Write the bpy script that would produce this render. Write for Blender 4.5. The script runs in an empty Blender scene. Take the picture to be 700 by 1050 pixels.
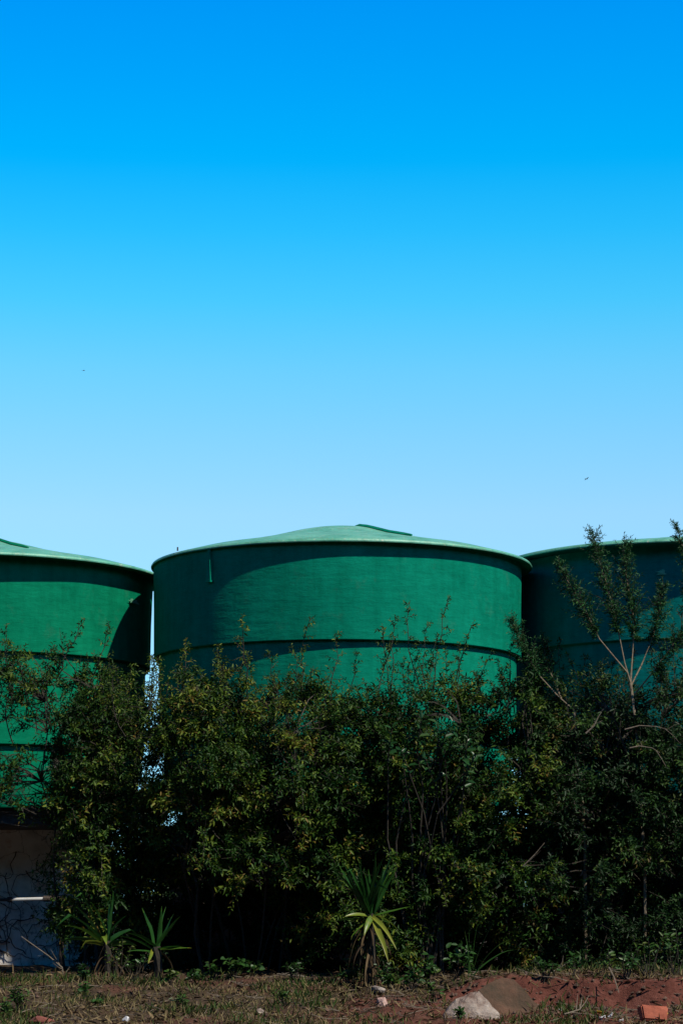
import bpy, bmesh, math, random
import numpy as np
from mathutils import Vector, noise

PI = math.pi
R = math.radians
SC = bpy.context.scene
COL = SC.collection
rng = np.random.default_rng(7)
random.seed(7)

# ------------------------------------------------------------------ camera, sky, sun, exposure
PITCH = R(9.5); EYE = 0.4; FPX = 2479.0
cam = bpy.data.cameras.new('camera')
cam.sensor_fit = 'VERTICAL'; cam.sensor_height = 36.0; cam.lens = 85.0
cam.clip_start = 0.1; cam.clip_end = 9000
camo = bpy.data.objects.new('camera', cam); COL.objects.link(camo)
camo.location = (0, 0, EYE); camo.rotation_euler = (PI/2 + PITCH, 0, R(0))
SC.camera = camo

SUN_EL, SUN_AZ = R(50), R(48)              # azimuth: to the right of the direction from the tanks to the camera
sun_dir = Vector((math.sin(SUN_AZ)*math.cos(SUN_EL), -math.cos(SUN_AZ)*math.cos(SUN_EL), math.sin(SUN_EL)))
sl = bpy.data.lights.new('sun', 'SUN'); sl.energy = 5.0; sl.angle = R(0.75); sl.color = (1.0, 0.93, 0.82)
so = bpy.data.objects.new('sun', sl); COL.objects.link(so)
so.rotation_euler = (-sun_dir).to_track_quat('-Z', 'Y').to_euler()

W = bpy.data.worlds.new('World'); SC.world = W; W.use_nodes = True
nt = W.node_tree; nt.nodes.clear()
sky = nt.nodes.new('ShaderNodeTexSky'); sky.sky_type = 'NISHITA'; sky.sun_disc = False
sky.sun_elevation = SUN_EL; sky.sun_rotation = math.atan2(sun_dir.x, sun_dir.y)
sky.altitude = 300; sky.air_density = 1.0; sky.dust_density = 0.3; sky.ozone_density = 2.0
tc = nt.nodes.new('ShaderNodeTexCoord'); sx = nt.nodes.new('ShaderNodeSeparateXYZ')
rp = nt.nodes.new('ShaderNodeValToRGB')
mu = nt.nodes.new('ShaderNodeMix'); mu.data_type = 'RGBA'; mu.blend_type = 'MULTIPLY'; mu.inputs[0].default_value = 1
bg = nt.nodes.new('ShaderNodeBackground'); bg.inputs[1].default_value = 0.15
wo = nt.nodes.new('ShaderNodeOutputWorld')
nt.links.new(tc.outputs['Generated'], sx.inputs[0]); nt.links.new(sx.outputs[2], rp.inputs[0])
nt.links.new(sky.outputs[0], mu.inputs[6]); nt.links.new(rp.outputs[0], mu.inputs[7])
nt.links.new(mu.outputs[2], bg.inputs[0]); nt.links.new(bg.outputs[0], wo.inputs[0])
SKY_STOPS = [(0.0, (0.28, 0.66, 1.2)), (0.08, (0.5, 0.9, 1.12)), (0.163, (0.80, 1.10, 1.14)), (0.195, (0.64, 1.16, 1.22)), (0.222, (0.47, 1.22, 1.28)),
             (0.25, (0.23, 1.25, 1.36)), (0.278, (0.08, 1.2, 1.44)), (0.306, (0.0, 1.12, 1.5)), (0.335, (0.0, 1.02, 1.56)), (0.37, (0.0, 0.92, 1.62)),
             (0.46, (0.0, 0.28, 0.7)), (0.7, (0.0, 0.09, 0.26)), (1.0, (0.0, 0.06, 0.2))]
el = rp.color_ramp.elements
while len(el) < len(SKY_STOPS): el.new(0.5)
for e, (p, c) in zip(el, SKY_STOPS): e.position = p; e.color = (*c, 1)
SC.view_settings.view_transform = 'Standard'; SC.view_settings.look = 'None'
SC.view_settings.exposure = 0.0; SC.view_settings.gamma = 1.0

# ------------------------------------------------------------------ helpers
def at(px, py, Y):
    xc, yc = (px-350)/FPX, (525-py)/FPX
    c, s = math.cos(PITCH), math.sin(PITCH)
    t = Y/(c - s*yc)
    return Vector((t*xc, Y, EYE + t*(s + c*yc)))

def tag(o, label=None, cat=None, group=None, kind=None):
    if label: o['label'] = label
    if cat: o['category'] = cat
    if group: o['group'] = group
    if kind: o['kind'] = kind
    return o

def empty(name, loc, label, cat, group=None):
    o = bpy.data.objects.new(name, None); COL.objects.link(o); o.location = loc; o.empty_display_size = .1
    return tag(o, label, cat, group)

def link(name, me, mat, parent=None, smooth=False):
    for m in (mat if isinstance(mat, (list, tuple)) else [mat]): me.materials.append(m)
    if smooth: me.polygons.foreach_set('use_smooth', [True]*len(me.polygons))
    o = bpy.data.objects.new(name, me); COL.objects.link(o)
    if parent is not None:
        o.parent = parent
        me.transform(__import__('mathutils').Matrix.Translation(-world_loc(parent)))
    return o

def world_loc(o):
    v = Vector(o.location)
    while o.parent is not None:
        o = o.parent; v = v + Vector(o.location)
    return v

class MB:
    """collects verts and faces for ONE mesh object"""
    def __init__(s): s.v = []; s.f = []; s.m = []
    def add(s, vs, fs, mi=0):
        n = len(s.v); s.v += [tuple(p) for p in vs]; s.f += [tuple(i+n for i in f) for f in fs]; s.m += [mi]*len(fs)
    def tube(s, pts, rad, n=5, mi=0, cap=True):
        pts = [Vector(p) for p in pts]; k = len(pts)
        if not isinstance(rad, (list, tuple)): rad = [rad]*k
        vs = []
        ref = Vector((.31, .17, .93)).normalized()
        for i, p in enumerate(pts):
            d = (pts[min(i+1, k-1)] - pts[max(i-1, 0)])
            d = d.normalized() if d.length > 1e-9 else Vector((0, 0, 1))
            a = d.cross(ref)
            if a.length < .05: a = d.cross(Vector((1, 0, 0)))
            a.normalize(); b = d.cross(a)
            for j in range(n):
                t = 2*PI*j/n
                vs.append(p + (a*math.cos(t) + b*math.sin(t))*rad[i])
        fs = [(i*n+j, i*n+(j+1) % n, (i+1)*n+(j+1) % n, (i+1)*n+j) for i in range(k-1) for j in range(n)]
        if cap: fs += [tuple(range(n))[::-1], tuple((k-1)*n+j for j in range(n))]
        s.add(vs, fs, mi)
    def lathe(s, prof, cx, cy, seg=120, mi=0, wob=0, mis=None):
        vs = []; n = len(prof)
        for j in range(seg):
            t = 2*PI*j/seg
            for r, z in prof:
                rr = r + (wob*noise.noise(Vector((math.cos(t)*2.2+cx, math.sin(t)*2.2, z*1.6))) if wob and r > .3 else 0)
                vs.append((cx+rr*math.cos(t), cy+rr*math.sin(t), z))
        for i in range(n-1):
            s.add([], [], 0)
        base = len(s.v); s.v += vs
        for j in range(seg):
            k = (j+1) % seg
            for i in range(n-1):
                s.f.append((base+j*n+i, base+j*n+i+1, base+k*n+i+1, base+k*n+i)); s.m.append(mis[i] if mis else mi)
    def box(s, lo, hi, mi=0):
        x0, y0, z0 = lo; x1, y1, z1 = hi
        s.add([(x0,y0,z0),(x1,y0,z0),(x1,y1,z0),(x0,y1,z0),(x0,y0,z1),(x1,y0,z1),(x1,y1,z1),(x0,y1,z1)],
              [(0,3,2,1),(4,5,6,7),(0,1,5,4),(1,2,6,5),(2,3,7,6),(3,0,4,7)], mi)
    def build(s, name, mat, parent=None, smooth=False):
        me = bpy.data.meshes.new(name); me.from_pydata(s.v, [], s.f)
        me.polygons.foreach_set('material_index', s.m); me.update()
        bm = bmesh.new(); bm.from_mesh(me); bmesh.ops.recalc_face_normals(bm, faces=bm.faces); bm.to_mesh(me); bm.free()
        o = link(name, me, mat, parent, smooth)
        if smooth:
            try: me.set_sharp_from_angle(angle=R(35))
            except Exception: pass
        return o

def unit(a): return a/np.maximum(np.linalg.norm(a, axis=-1, keepdims=True), 1e-9)

def rnd_dir(n=1): return unit(rng.normal(size=(n, 3)))

class Leaves:
    """many small pointed leaves, two folded halves each, in ONE mesh"""
    def __init__(s): s.B=[]; s.D=[]; s.N=[]; s.L=[]; s.Wd=[]; s.T=[]
    def add(s, B, D, N, L, Wd, T):
        s.B.append(np.atleast_2d(B)); s.D.append(np.atleast_2d(D)); s.N.append(np.atleast_2d(N))
        s.L.append(np.atleast_1d(L)); s.Wd.append(np.atleast_1d(Wd)); s.T.append(np.atleast_1d(T))
    def count(s): return sum(len(b) for b in s.B)
    def build(s, name, mat, parent=None):
        B = np.concatenate(s.B); D = unit(np.concatenate(s.D)); N = np.concatenate(s.N)
        L = np.concatenate(s.L)[:, None]; Wd = np.concatenate(s.Wd)[:, None]; T = np.concatenate(s.T)
        S = unit(np.cross(D, N)); N = np.cross(S, D)
        n = len(B)
        f = .18
        V = np.stack([B,
                      B+D*L*.30+S*Wd*.46+N*Wd*f, B+D*L*.66+S*Wd*.40+N*Wd*f*.6-N*L*.04,
                      B+D*L-N*L*.16,
                      B+D*L*.66-S*Wd*.40+N*Wd*f*.6-N*L*.04, B+D*L*.30-S*Wd*.46+N*Wd*f], 1)
        base = (np.arange(n)*6)[:, None]
        Q = np.concatenate([base+np.array([[0,1,2,3]]), base+np.array([[0,3,4,5]])], 1).reshape(-1)
        me = bpy.data.meshes.new(name)
        me.vertices.add(n*6); me.vertices.foreach_set('co', V.reshape(-1).astype(np.float32))
        me.loops.add(n*8); me.loops.foreach_set('vertex_index', Q.astype(np.int32))
        me.polygons.add(n*2); me.polygons.foreach_set('loop_start', np.arange(0, n*8, 4, dtype=np.int32))
        me.update(calc_edges=True)
        at_ = me.attributes.new('tint', 'FLOAT', 'FACE'); at_.data.foreach_set('value', np.repeat(T, 2).astype(np.float32))
        return link(name, me, mat, parent)

# ------------------------------------------------------------------ materials
def newmat(name):
    m = bpy.data.materials.new(name); m.use_nodes = True
    t = m.node_tree; return m, t, t.nodes['Principled BSDF'], t.links
def ramp(t, stops, src):
    r = t.nodes.new('ShaderNodeValToRGB'); e = r.color_ramp.elements
    while len(e) < len(stops): e.new(.5)
    for q, (p, c) in zip(e, stops): q.position = p; q.color = (*c, 1)
    t.links.new(src, r.inputs[0]); return r
def nz(t, scale, detail=6, rough=.6, vec=None, coord='Object', sc=(1,1,1)):
    n = t.nodes.new('ShaderNodeTexNoise'); n.inputs['Scale'].default_value = scale
    n.inputs['Detail'].default_value = detail; n.inputs['Roughness'].default_value = rough
    c = t.nodes.new('ShaderNodeTexCoord'); mp = t.nodes.new('ShaderNodeMapping'); mp.inputs['Scale'].default_value = sc
    t.links.new(c.outputs[coord], mp.inputs[0]); t.links.new(mp.outputs[0], n.inputs['Vector']); return n
def bump(t, src, bsdf, strength, dist):
    b = t.nodes.new('ShaderNodeBump'); b.inputs['Strength'].default_value = strength; b.inputs['Distance'].default_value = dist
    t.links.new(src, b.inputs['Height']); t.links.new(b.outputs[0], bsdf.inputs['Normal']); return b
def mixc(t, fac, a, b, mode='MIX'):
    m = t.nodes.new('ShaderNodeMix'); m.data_type = 'RGBA'; m.blend_type = mode
    for i, v in ((0, fac), (6, a), (7, b)):
        if hasattr(v, 'is_linked') or hasattr(v, 'links'): t.links.new(v, m.inputs[i])
        else: m.inputs[i].default_value = v if i == 0 else (*v, 1)
    return m.outputs[2]

def paint(name, lo, hi, rough, streak=.35):
    m, t, b, l = newmat(name)
    a = nz(t, 1.6, 8, .65)
    c = ramp(t, [(.3, lo), (.7, hi)], a.outputs['Fac'])
    v = nz(t, 1.0, 6, .7, sc=(9, 9, .55))                 # rain streaks down the wall
    vr = ramp(t, [(.36, (.5, .55, .52)), (.62, (1, 1, 1))], v.outputs['Fac'])
    g2 = nz(t, 13, 7, .75); gr = ramp(t, [(.3, (.72, .74, .72)), (.6, (1.05, 1.05, 1.05))], g2.outputs['Fac'])
    c2 = mixc(t, .75, c.outputs[0], gr.outputs[0], 'MULTIPLY')
    dn = nz(t, 5.5, 9, .8); dr = ramp(t, [(.56, (0, 0, 0)), (.76, (.3, .3, .3))], dn.outputs['Fac'])
    c2 = mixc(t, dr.outputs[0], c2, (.09, .20, .13))
    col = mixc(t, streak, c2, vr.outputs[0], 'MULTIPLY')
    l.new(col, b.inputs['Base Color'])
    b.inputs['Roughness'].default_value = rough; b.inputs['Specular IOR Level'].default_value = 0
    w = nz(t, 1.0, 5, .6, sc=(5, 5, 22))                   # hand-laid fibreglass ripples
    w2 = nz(t, 26, 4, .6)
    ad = t.nodes.new('ShaderNodeMath'); ad.operation = 'MULTIPLY_ADD'; ad.inputs[1].default_value = .35
    l.new(w2.outputs['Fac'], ad.inputs[0]); l.new(w.outputs['Fac'], ad.inputs[2])
    bump(t, ad.outputs[0], b, .3, .02)
    return m

M = {}
M['green'] = paint('green_gelcoat', (.002, .165, .083), (.004, .22, .11), .5)
M['emerald'] = paint('emerald_gelcoat', (.002, .18, .108), (.004, .24, .146), .5)
M['teal'] = paint('teal_gelcoat', (.002, .145, .13), (.004, .195, .18), .5)
M['faded'] = None
def faded():
    m, t, b, l = newmat('sun_faded_gelcoat')
    a = nz(t, 3.2, 9, .7); c = ramp(t, [(.3, (.07, .36, .23)), (.55, (.15, .45, .31)), (.75, (.26, .54, .4))], a.outputs['Fac'])
    s = nz(t, 34, 6, .7); sr = ramp(t, [(.58, (0, 0, 0)), (.68, (1, 1, 1))], s.outputs['Fac'])
    d = nz(t, 7, 8, .75); dr = ramp(t, [(.35, (.55, .56, .5)), (.55, (1, 1, 1))], d.outputs['Fac'])
    col = mixc(t, sr.outputs[0], mixc(t, .8, c.outputs[0], dr.outputs[0], 'MULTIPLY'), (.42, .48, .34))
    l.new(col, b.inputs['Base Color']); b.inputs['Roughness'].default_value = .45
    bump(t, a.outputs['Fac'], b, .4, .03); return m
M['faded'] = faded()

def plain(name, c0, c1, scale, rough=.9, bs=.6, bd=.01, detail=8):
    m, t, b, l = newmat(name); a = nz(t, scale, detail, .65)
    r = ramp(t, [(.3, c0), (.7, c1)], a.outputs['Fac']); l.new(r.outputs[0], b.inputs['Base Color'])
    b.inputs['Roughness'].default_value = rough; bump(t, a.outputs['Fac'], b, bs, bd); return m

def leafmat(name, stops, rough=.42, tr=.22, spec=.35):
    m, t, b, l = newmat(name)
    a = t.nodes.new('ShaderNodeAttribute'); a.attribute_name = 'tint'
    r = ramp(t, stops, a.outputs['Fac']); l.new(r.outputs[0], b.inputs['Base Color'])
    b.inputs['Roughness'].default_value = rough; b.inputs['Specular IOR Level'].default_value = spec
    x = t.nodes.new('ShaderNodeBsdfTranslucent'); l.new(r.outputs[0], x.inputs[0])
    ms = t.nodes.new('ShaderNodeMixShader'); ms.inputs[0].default_value = tr
    l.new(b.outputs[0], ms.inputs[1]); l.new(x.outputs[0], ms.inputs[2])
    l.new(ms.outputs[0], t.nodes['Material Output'].inputs[0]); return m

M['leaf_olive'] = leafmat('olive_leaf', [(0, (.006, .028, .005)), (.35, (.020, .062, .008)), (.65, (.062, .112, .012)), (.92, (.15, .19, .02)), (1, (.15, .10, .02))], .5, .25, .18)
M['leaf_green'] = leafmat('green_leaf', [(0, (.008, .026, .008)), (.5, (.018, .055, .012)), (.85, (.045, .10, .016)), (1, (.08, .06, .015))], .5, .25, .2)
M['leaf_glossy'] = leafmat('glossy_leaf', [(0, (.010, .045, .015)), (.6, (.02, .075, .02)), (1, (.05, .10, .02))], .36, .25, .35)
M['leaf_willow'] = leafmat('willow_leaf', [(0, (.008, .034, .012)), (.6, (.022, .095, .026)), (1, (.055, .15, .035))], .5, .25, .18)
M['leaf_strap'] = leafmat('strap_leaf', [(0, (.012, .055, .012)), (.3, (.022, .09, .014)), (.7, (.08, .17, .018)), (1, (.2, .22, .025))], .38, .25)
M['leaf_weed'] = leafmat('weed_leaf', [(0, (.015, .05, .012)), (.6, (.03, .09, .015)), (1, (.08, .11, .02))])
M['dry_leaf'] = leafmat('dry_leaf', [(0, (.03, .02, .012)), (.5, (.085, .058, .03)), (1, (.22, .16, .085))], .8, .1, .1)
M['grass'] = leafmat('grass_blade', [(0, (.02, .055, .01)), (.4, (.05, .085, .014)), (.65, (.13, .115, .035)), (1, (.26, .2, .10))], .6, .2, .2)
M['bark'] = plain('grey_brown_bark', (.016, .013, .009), (.05, .040, .027), 30)
M['bark_dark'] = plain('dark_bark', (.015, .011, .008), (.05, .038, .026), 30)
M['bark_pale'] = plain('pale_bark', (.13, .10, .065), (.26, .21, .14), 40)
M['dry_wood'] = plain('dry_twig', (.08, .063, .045), (.22, .18, .13), 40)
M['white_stem'] = plain('bleached_trunk', (.05, .045, .045), (.22, .2, .19), 18, .9, 1, .02)

def soil():
    m, t, b, l = newmat('red_soil')
    a = nz(t, .9, 10, .65); f = nz(t, 14, 8, .7); g = nz(t, 70, 5, .7)
    red = ramp(t, [(.3, (.055, .019, .014)), (.5, (.115, .040, .028)), (.75, (.20, .080, .06))], f.outputs['Fac'])
    brn = ramp(t, [(.3, (.03, .021, .013)), (.55, (.075, .052, .032)), (.75, (.14, .10, .06))], f.outputs['Fac'])
    k = ramp(t, [(.42, (0, 0, 0)), (.6, (1, 1, 1))], a.outputs['Fac'])
    at_ = t.nodes.new('ShaderNodeAttribute'); at_.attribute_name = 'litter'
    mx = t.nodes.new('ShaderNodeMath'); mx.operation = 'MULTIPLY'; mx.use_clamp = True
    ad = t.nodes.new('ShaderNodeMath'); ad.operation = 'ADD'; ad.inputs[1].default_value = .35
    l.new(k.outputs[0], ad.inputs[0]); l.new(ad.outputs[0], mx.inputs[0]); l.new(at_.outputs['Fac'], mx.inputs[1])
    l.new(mixc(t, mx.outputs[0], red.outputs[0], brn.outputs[0]), b.inputs['Base Color'])
    b.inputs['Roughness'].default_value = .95; b.inputs['Specular IOR Level'].default_value = .15
    s = t.nodes.new('ShaderNodeMath'); s.operation = 'MULTIPLY_ADD'; s.inputs[1].default_value = .4
    l.new(g.outputs['Fac'], s.inputs[0]); l.new(f.outputs['Fac'], s.inputs[2]); bump(t, s.outputs[0], b, .9, .03)
    return m
M['soil'] = soil()
M['clod'] = plain('soil_clod', (.045, .028, .02), (.13, .075, .05), 14, .95, .6, .01)

def concrete():
    m, t, b, l = newmat('weathered_render')
    a = nz(t, 2.2, 10, .7); c = ramp(t, [(.3, (.28, .26, .225)), (.5, (.62, .585, .53)), (.72, (.78, .745, .68))], a.outputs['Fac'])
    s = nz(t, 5, 6, .6); sr = ramp(t, [(.55, (0, 0, 0)), (.7, (1, 1, 1))], s.outputs['Fac'])
    col = mixc(t, sr.outputs[0], c.outputs[0], (.40, .26, .19))
    v = t.nodes.new('ShaderNodeTexVoronoi'); v.feature = 'DISTANCE_TO_EDGE'; v.inputs['Scale'].default_value = 4.5
    n2 = nz(t, 5, 4, .6); cc = t.nodes.new('ShaderNodeTexCoord')
    wv = mixc(t, .18, cc.outputs['Object'], n2.outputs['Color'], 'ADD'); l.new(wv, v.inputs['Vector'])
    vr = ramp(t, [(.0, (.25, .24, .22)), (.02, (1, 1, 1))], v.outputs['Distance'])
    l.new(mixc(t, .8, col, vr.outputs[0], 'MULTIPLY'), b.inputs['Base Color'])
    b.inputs['Roughness'].default_value = .92; bump(t, a.outputs['Fac'], b, .7, .02); return m
M['concrete'] = concrete()
M['slab_and_shade'] = plain('dark_slab_and_shade', (.03, .03, .028), (.14, .135, .125), 5, .95, 1, .03)  # dark slab tone, also standing in for shade on hidden pedestal walls
M['pipe_white'] = plain('dusty_white_plastic', (.45, .45, .44), (.62, .62, .6), 12, .5, .1, .002)
M['pipe_dark'] = plain('rusty_dark_pipe', (.03, .024, .02), (.08, .055, .04), 25, .8)
M['rock'] = plain('pale_rock', (.10, .045, .03), (.46, .40, .34), 9, .95, 1, .04, 14)
M['rock_pink'] = plain('pinkish_rock', (.35, .2, .16), (.55, .38, .32), 9, .9, 1, .02)
M['slab'] = plain('muddy_slab', (.03, .026, .014), (.15, .075, .045), 5, .95, 1, .03, 12)
M['brick'] = plain('orange_brick', (.22, .055, .03), (.46, .135, .075), 14, .9, .7, .008)
M['red_stone'] = plain('dull_red_stone', (.12, .035, .025), (.22, .07, .05), 12, .95, .8, .01)
M['paper'] = plain('white_scrap', (.5, .5, .5), (.75, .75, .75), 20, .7, .3, .004)
M['bird'] = plain('dark_plumage', (.03, .03, .03), (.07, .07, .065), 20, .8, .1, .002)
M['patch'] = plain('pale_green_patch', (.03, .22, .13), (.16, .34, .22), 60, .6, .1, .002)

# ------------------------------------------------------------------ ground: one sheet to the horizon
def sm(a, b, x): t = min(1, max(0, (x-a)/(b-a))); return t*t*(3-2*t)
def ground_z(x, y):
    z = 0.0
    if y < 16.4:
        t = (16.4-y)
        right = sm(.35, 1.05, x + .35*noise.noise(Vector((x*.8, y*.3, 5))))
        zl = -.082*t                                        # gentle verge at the left
        yb = 15.05 + .16*noise.noise(Vector((x*1.3, 2.2, 0))) + .05*noise.noise(Vector((x*5, 7, 0)))
        zr = .03 - .17*sm(yb+.05, yb-.12, y) - .065*max(0, yb-y)   # cut red bank at the right
        z = zl*(1-right) + zr*right
        if y < 13.3: z -= .32*(13.3-max(y, 10.4))
    amp = .04 if y < 18 and abs(x) < 6 else 0.02
    z += amp*noise.noise(Vector((x*1.7, y*1.7, 0))) + +.030*noise.noise(Vector((x*5, y*5, 3))) + (.018*noise.noise(Vector((x*17, y*17, 9))) if abs(x) < 6 and y < 20 else 0)
    if y > 30: z -= .01*min(y-30, 400)
    return z
def axis(lo, hi, step, outlo, outhi):
    a = list(np.arange(lo, hi+1e-6, step)); s = step; v = lo
    while v > outlo: s *= 1.35; v -= s; a.insert(0, v)
    s = step; v = a[-1]
    while v < outhi: s *= 1.35; v += s; a.append(v)
    return a
gx = axis(-3.3, 3.3, .03, -4000, 4000); gy = axis(12.6, 17.2, .03, -4000, 6000)
gv = [(x, y, ground_z(x, y)) for y in gy for x in gx]; nx = len(gx)
gf = [(j*nx+i, j*nx+i+1, (j+1)*nx+i+1, (j+1)*nx+i) for j in range(len(gy)-1) for i in range(nx-1)]
me = bpy.data.meshes.new('ground'); me.from_pydata(gv, [], gf); me.update()
lit = me.attributes.new('litter', 'FLOAT', 'POINT')
lit.data.foreach_set('value', [1.5*(1-sm(-.7, .9, x+.4*noise.noise(Vector((x*2, y*2, 1))))*sm(-15.4, -15.1, -y)*sm(13.0, 13.6, y)*sm(-6, -4, -abs(x))) for (x, y, z) in gv])
ground = tag(link('ground', me, M['soil'], None, True), kind='structure')

# ------------------------------------------------------------------ added unseen tree belt behind and beside the viewpoint, cutting low sky light
WD = Leaves()
for _ in range(30000):
    u = rng.uniform(-1, 1)
    if abs(u) < .42: bx_, by_ = u/.42*34, -16
    else: bx_, by_ = math.copysign(34, u), -16+(abs(u)-.42)/.58*62
    bx_ += rng.normal()*1.6; by_ += rng.normal()*1.6
    hh = 12+4.5*noise.noise(Vector((bx_*.16, by_*.16, 3)))
    WD.add((bx_, by_, -1.2+hh*rng.uniform()**.8), rnd_dir()[0], rnd_dir()[0], rng.uniform(.7, 1.5), rng.uniform(.5, .9), rng.uniform(0, .7))
tag(WD.build('added_wood', M['leaf_green']), 'added belt of dark trees, unseen outside the frame, blocking low sky light', 'wood', kind='stuff')

# ------------------------------------------------------------------ tanks on pedestals
def make_tank(X, D, dz, label, lid_off, lid_r, mat, patches, bracket, dome=1.):
    zb = 1.25 + dz
    t = empty('water_tank', (X, D, zb), label, 'water tank', 'green water tanks in a row behind the hedge')
    zt = 3.235 + dz; z1 = 2.475 + dz; z2 = 1.745 + dz
    u = MB(); u.lathe([(1.46, z1+.03), (1.50, z1-.002), (1.507, z1+.004), (1.508, z1+.05), (1.512, (z1+zt)/2), (1.52, zt), (1.46, zt)], X, D, 144, wob=.010)
    u.build('upper_ring', mat, t, True)
    u = MB(); u.lathe([(1.41, z2+.03), (1.452, z2-.002), (1.459, z2+.004), (1.46, z2+.05), (1.464, (z1+z2)/2), (1.468, z1+.06)], X, D, 144, wob=.010)
    u.build('middle_ring', mat, t, True)
    u = MB(); u.lathe([(0, zb), (1.405, zb), (1.412, zb+.012), (1.414, zb+.25), (1.418, z2+.06)], X, D, 144, wob=.008)
    u.build('lower_ring', mat, t, True)
    lx, ly = X+lid_off[0], D+lid_off[1]
    l = MB()
    sc = lid_r/1.57
    prof = [(0, zt-.01), (lid_r-.035, zt-.012), (lid_r-.012, zt-.018), (lid_r-.002, zt-.014), (lid_r, zt-.006), (lid_r-.008, zt+.008), (lid_r-.06, zt+.024), (1.3*sc, zt+.082), (1.0*sc, zt+.142), (.72*sc, zt+.205), (.6*sc, zt+.238), (.42*sc, zt+.287), (.3*sc, zt+.313), (.16*sc, zt+.324), (0, zt+.326)]
    prof = [(a_, b_ if b_ < zt+.03 else zt+.024+(b_-zt-.024)*dome) for a_, b_ in prof]
    l.lathe(prof, lx, ly, 144, mis=[1, 1, 1, 0]+[0]*10)
    lo = l.build('lid', [M['faded'], mat], t, True)
    r = MB(); a = R(-58)
    pr = [(rr, zz) for rr, zz in prof[8:]][::-1]
    pts = [Vector((lx+math.cos(a)*q, ly+math.sin(a)*q, np.interp(q, [p[0] for p in pr], [p[1] for p in pr])+.0)) for q in np.linspace(.17, 1.05, 9)]
    r.tube(pts, [.006]+[.022]*7+[.008], 6); r.build('lid_ridge', mat, lo, True)
    c = MB()
    for (cx_, cz) in patches:                                   # small pale patch on the shell
        vs = []
        for k in range(14):
            an = 2*PI*k/14; rr = .055*(.35+.65*random.random()); ax = cx_+rr*math.cos(an); zc = cz+dz+rr*.6*math.sin(an)
            vs.append((X+ax, D-math.sqrt(1.522**2-ax**2)-.012, zc))
        vs.append((X+cx_, D-math.sqrt(1.522**2-cx_**2)-.014, cz+dz))
        c.add(vs, [(k, (k+1) % 14, 14) for k in range(14)])
    if patches: c.build('pale_patch', M['patch'], t)
    if bracket:
        b = MB(); bx = -.985; by = D-math.sqrt(1.52**2-bx**2)
        nrm = Vector((bx, by-D, 0)).normalized(); sd = Vector((-nrm.y, nrm.x, 0)); foot = Vector((X+bx, by, 0))
        def slab_(z0, z1, w, d0, d1):
            P = [foot+sd*(sx_*w)+nrm*dd+Vector((0, 0, zz)) for zz, do in ((z0, d0), (z1, d1)) for sx_, dd in ((-1, -.05), (1, -.05), (1, do), (-1, do))]
            b.add(P, [(0, 1, 2, 3), (7, 6, 5, 4), (0, 4, 5, 1), (1, 5, 6, 2), (2, 6, 7, 3), (3, 7, 4, 0)])
        slab_(zt-.26, zt-.10, .021, .034, .042); slab_(zt-.275, zt-.26, .026, .04, .04); slab_(zt-.10, zt-.02, .012, .028, .034)
        b.build('bracket', mat, t)
        p = MB(); p.tube([(X-1.27, D-.86, zt+.02), (X-1.27, D-.86, zt+.05)], .006, 6); p.build('pin', M['pipe_dark'], lo)
    return t
def make_pedestal(X, D, dz, label, wd=2.3, cm='concrete'):
    t = empty('pedestal', (X, D, -.1), label, 'pedestal', 'rendered pedestals under the tanks')
    zb = 1.25+dz; bm = bmesh.new(); bmesh.ops.create_cube(bm, size=1)
    for v in bm.verts: v.co = Vector((X+v.co.x*wd, D+v.co.y*.5, -.2+(v.co.z+.5)*(zb-.14+.2)))
    bmesh.ops.bevel(bm, geom=[e for e in bm.edges if abs(e.verts[0].co.z-e.verts[1].co.z) > .5], offset=.03, segments=2, affect='EDGES')
    bmesh.ops.subdivide_edges(bm, edges=bm.edges, cuts=7, use_grid_fill=True)
    for v in bm.verts: v.co += Vector((noise.noise(v.co*2), noise.noise(v.co*2.3+Vector((9, 0, 0))), 0))*.022
    me = bpy.data.meshes.new('wall'); bm.to_mesh(me); bm.free(); link('wall', me, M[cm], t)
    b = MB(); b.lathe([(0, zb-.138), (1.25, zb-.138), (1.275, zb-.12), (1.27, zb-.02), (1.25, zb-.003), (0, zb-.003)], X, D, 96, wob=.035); b.build('slab', M['slab_and_shade'], t, True)

make_tank(-.03, 19.85, .01, 'bright green round tank in the middle with shallow cone lid and wall bracket', (.03, -.01), 1.573, M['emerald'], [], True)
make_tank(-3.135, 20.5, 0, 'green round tank cut by the left frame edge, resting on a cracked pedestal', (.02, -.06), 1.60, M['green'], [(1.41, 3.0-.02)], False)
make_tank(2.955, 20.7, .12, 'teal green round tank mostly in shadow at the right behind a leafy sapling', (-.02, -.09), 1.63, M['teal'], [(-.39, 3.0)], False, .72)
make_pedestal(-3.135, 20.5, 0, 'grey cracked pedestal with a pipe in front, under the left tank')
make_pedestal(-.03, 19.85, .01, 'pedestal hidden by the thick of the hedge, under the middle tank', 2.92, 'slab_and_shade')  # wall toned dark in place of hedge shade, as is the next
make_pedestal(2.955, 20.7, .12, 'pedestal behind the sapling and shrubs, under the right tank', 2.7, 'slab_and_shade')

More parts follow.
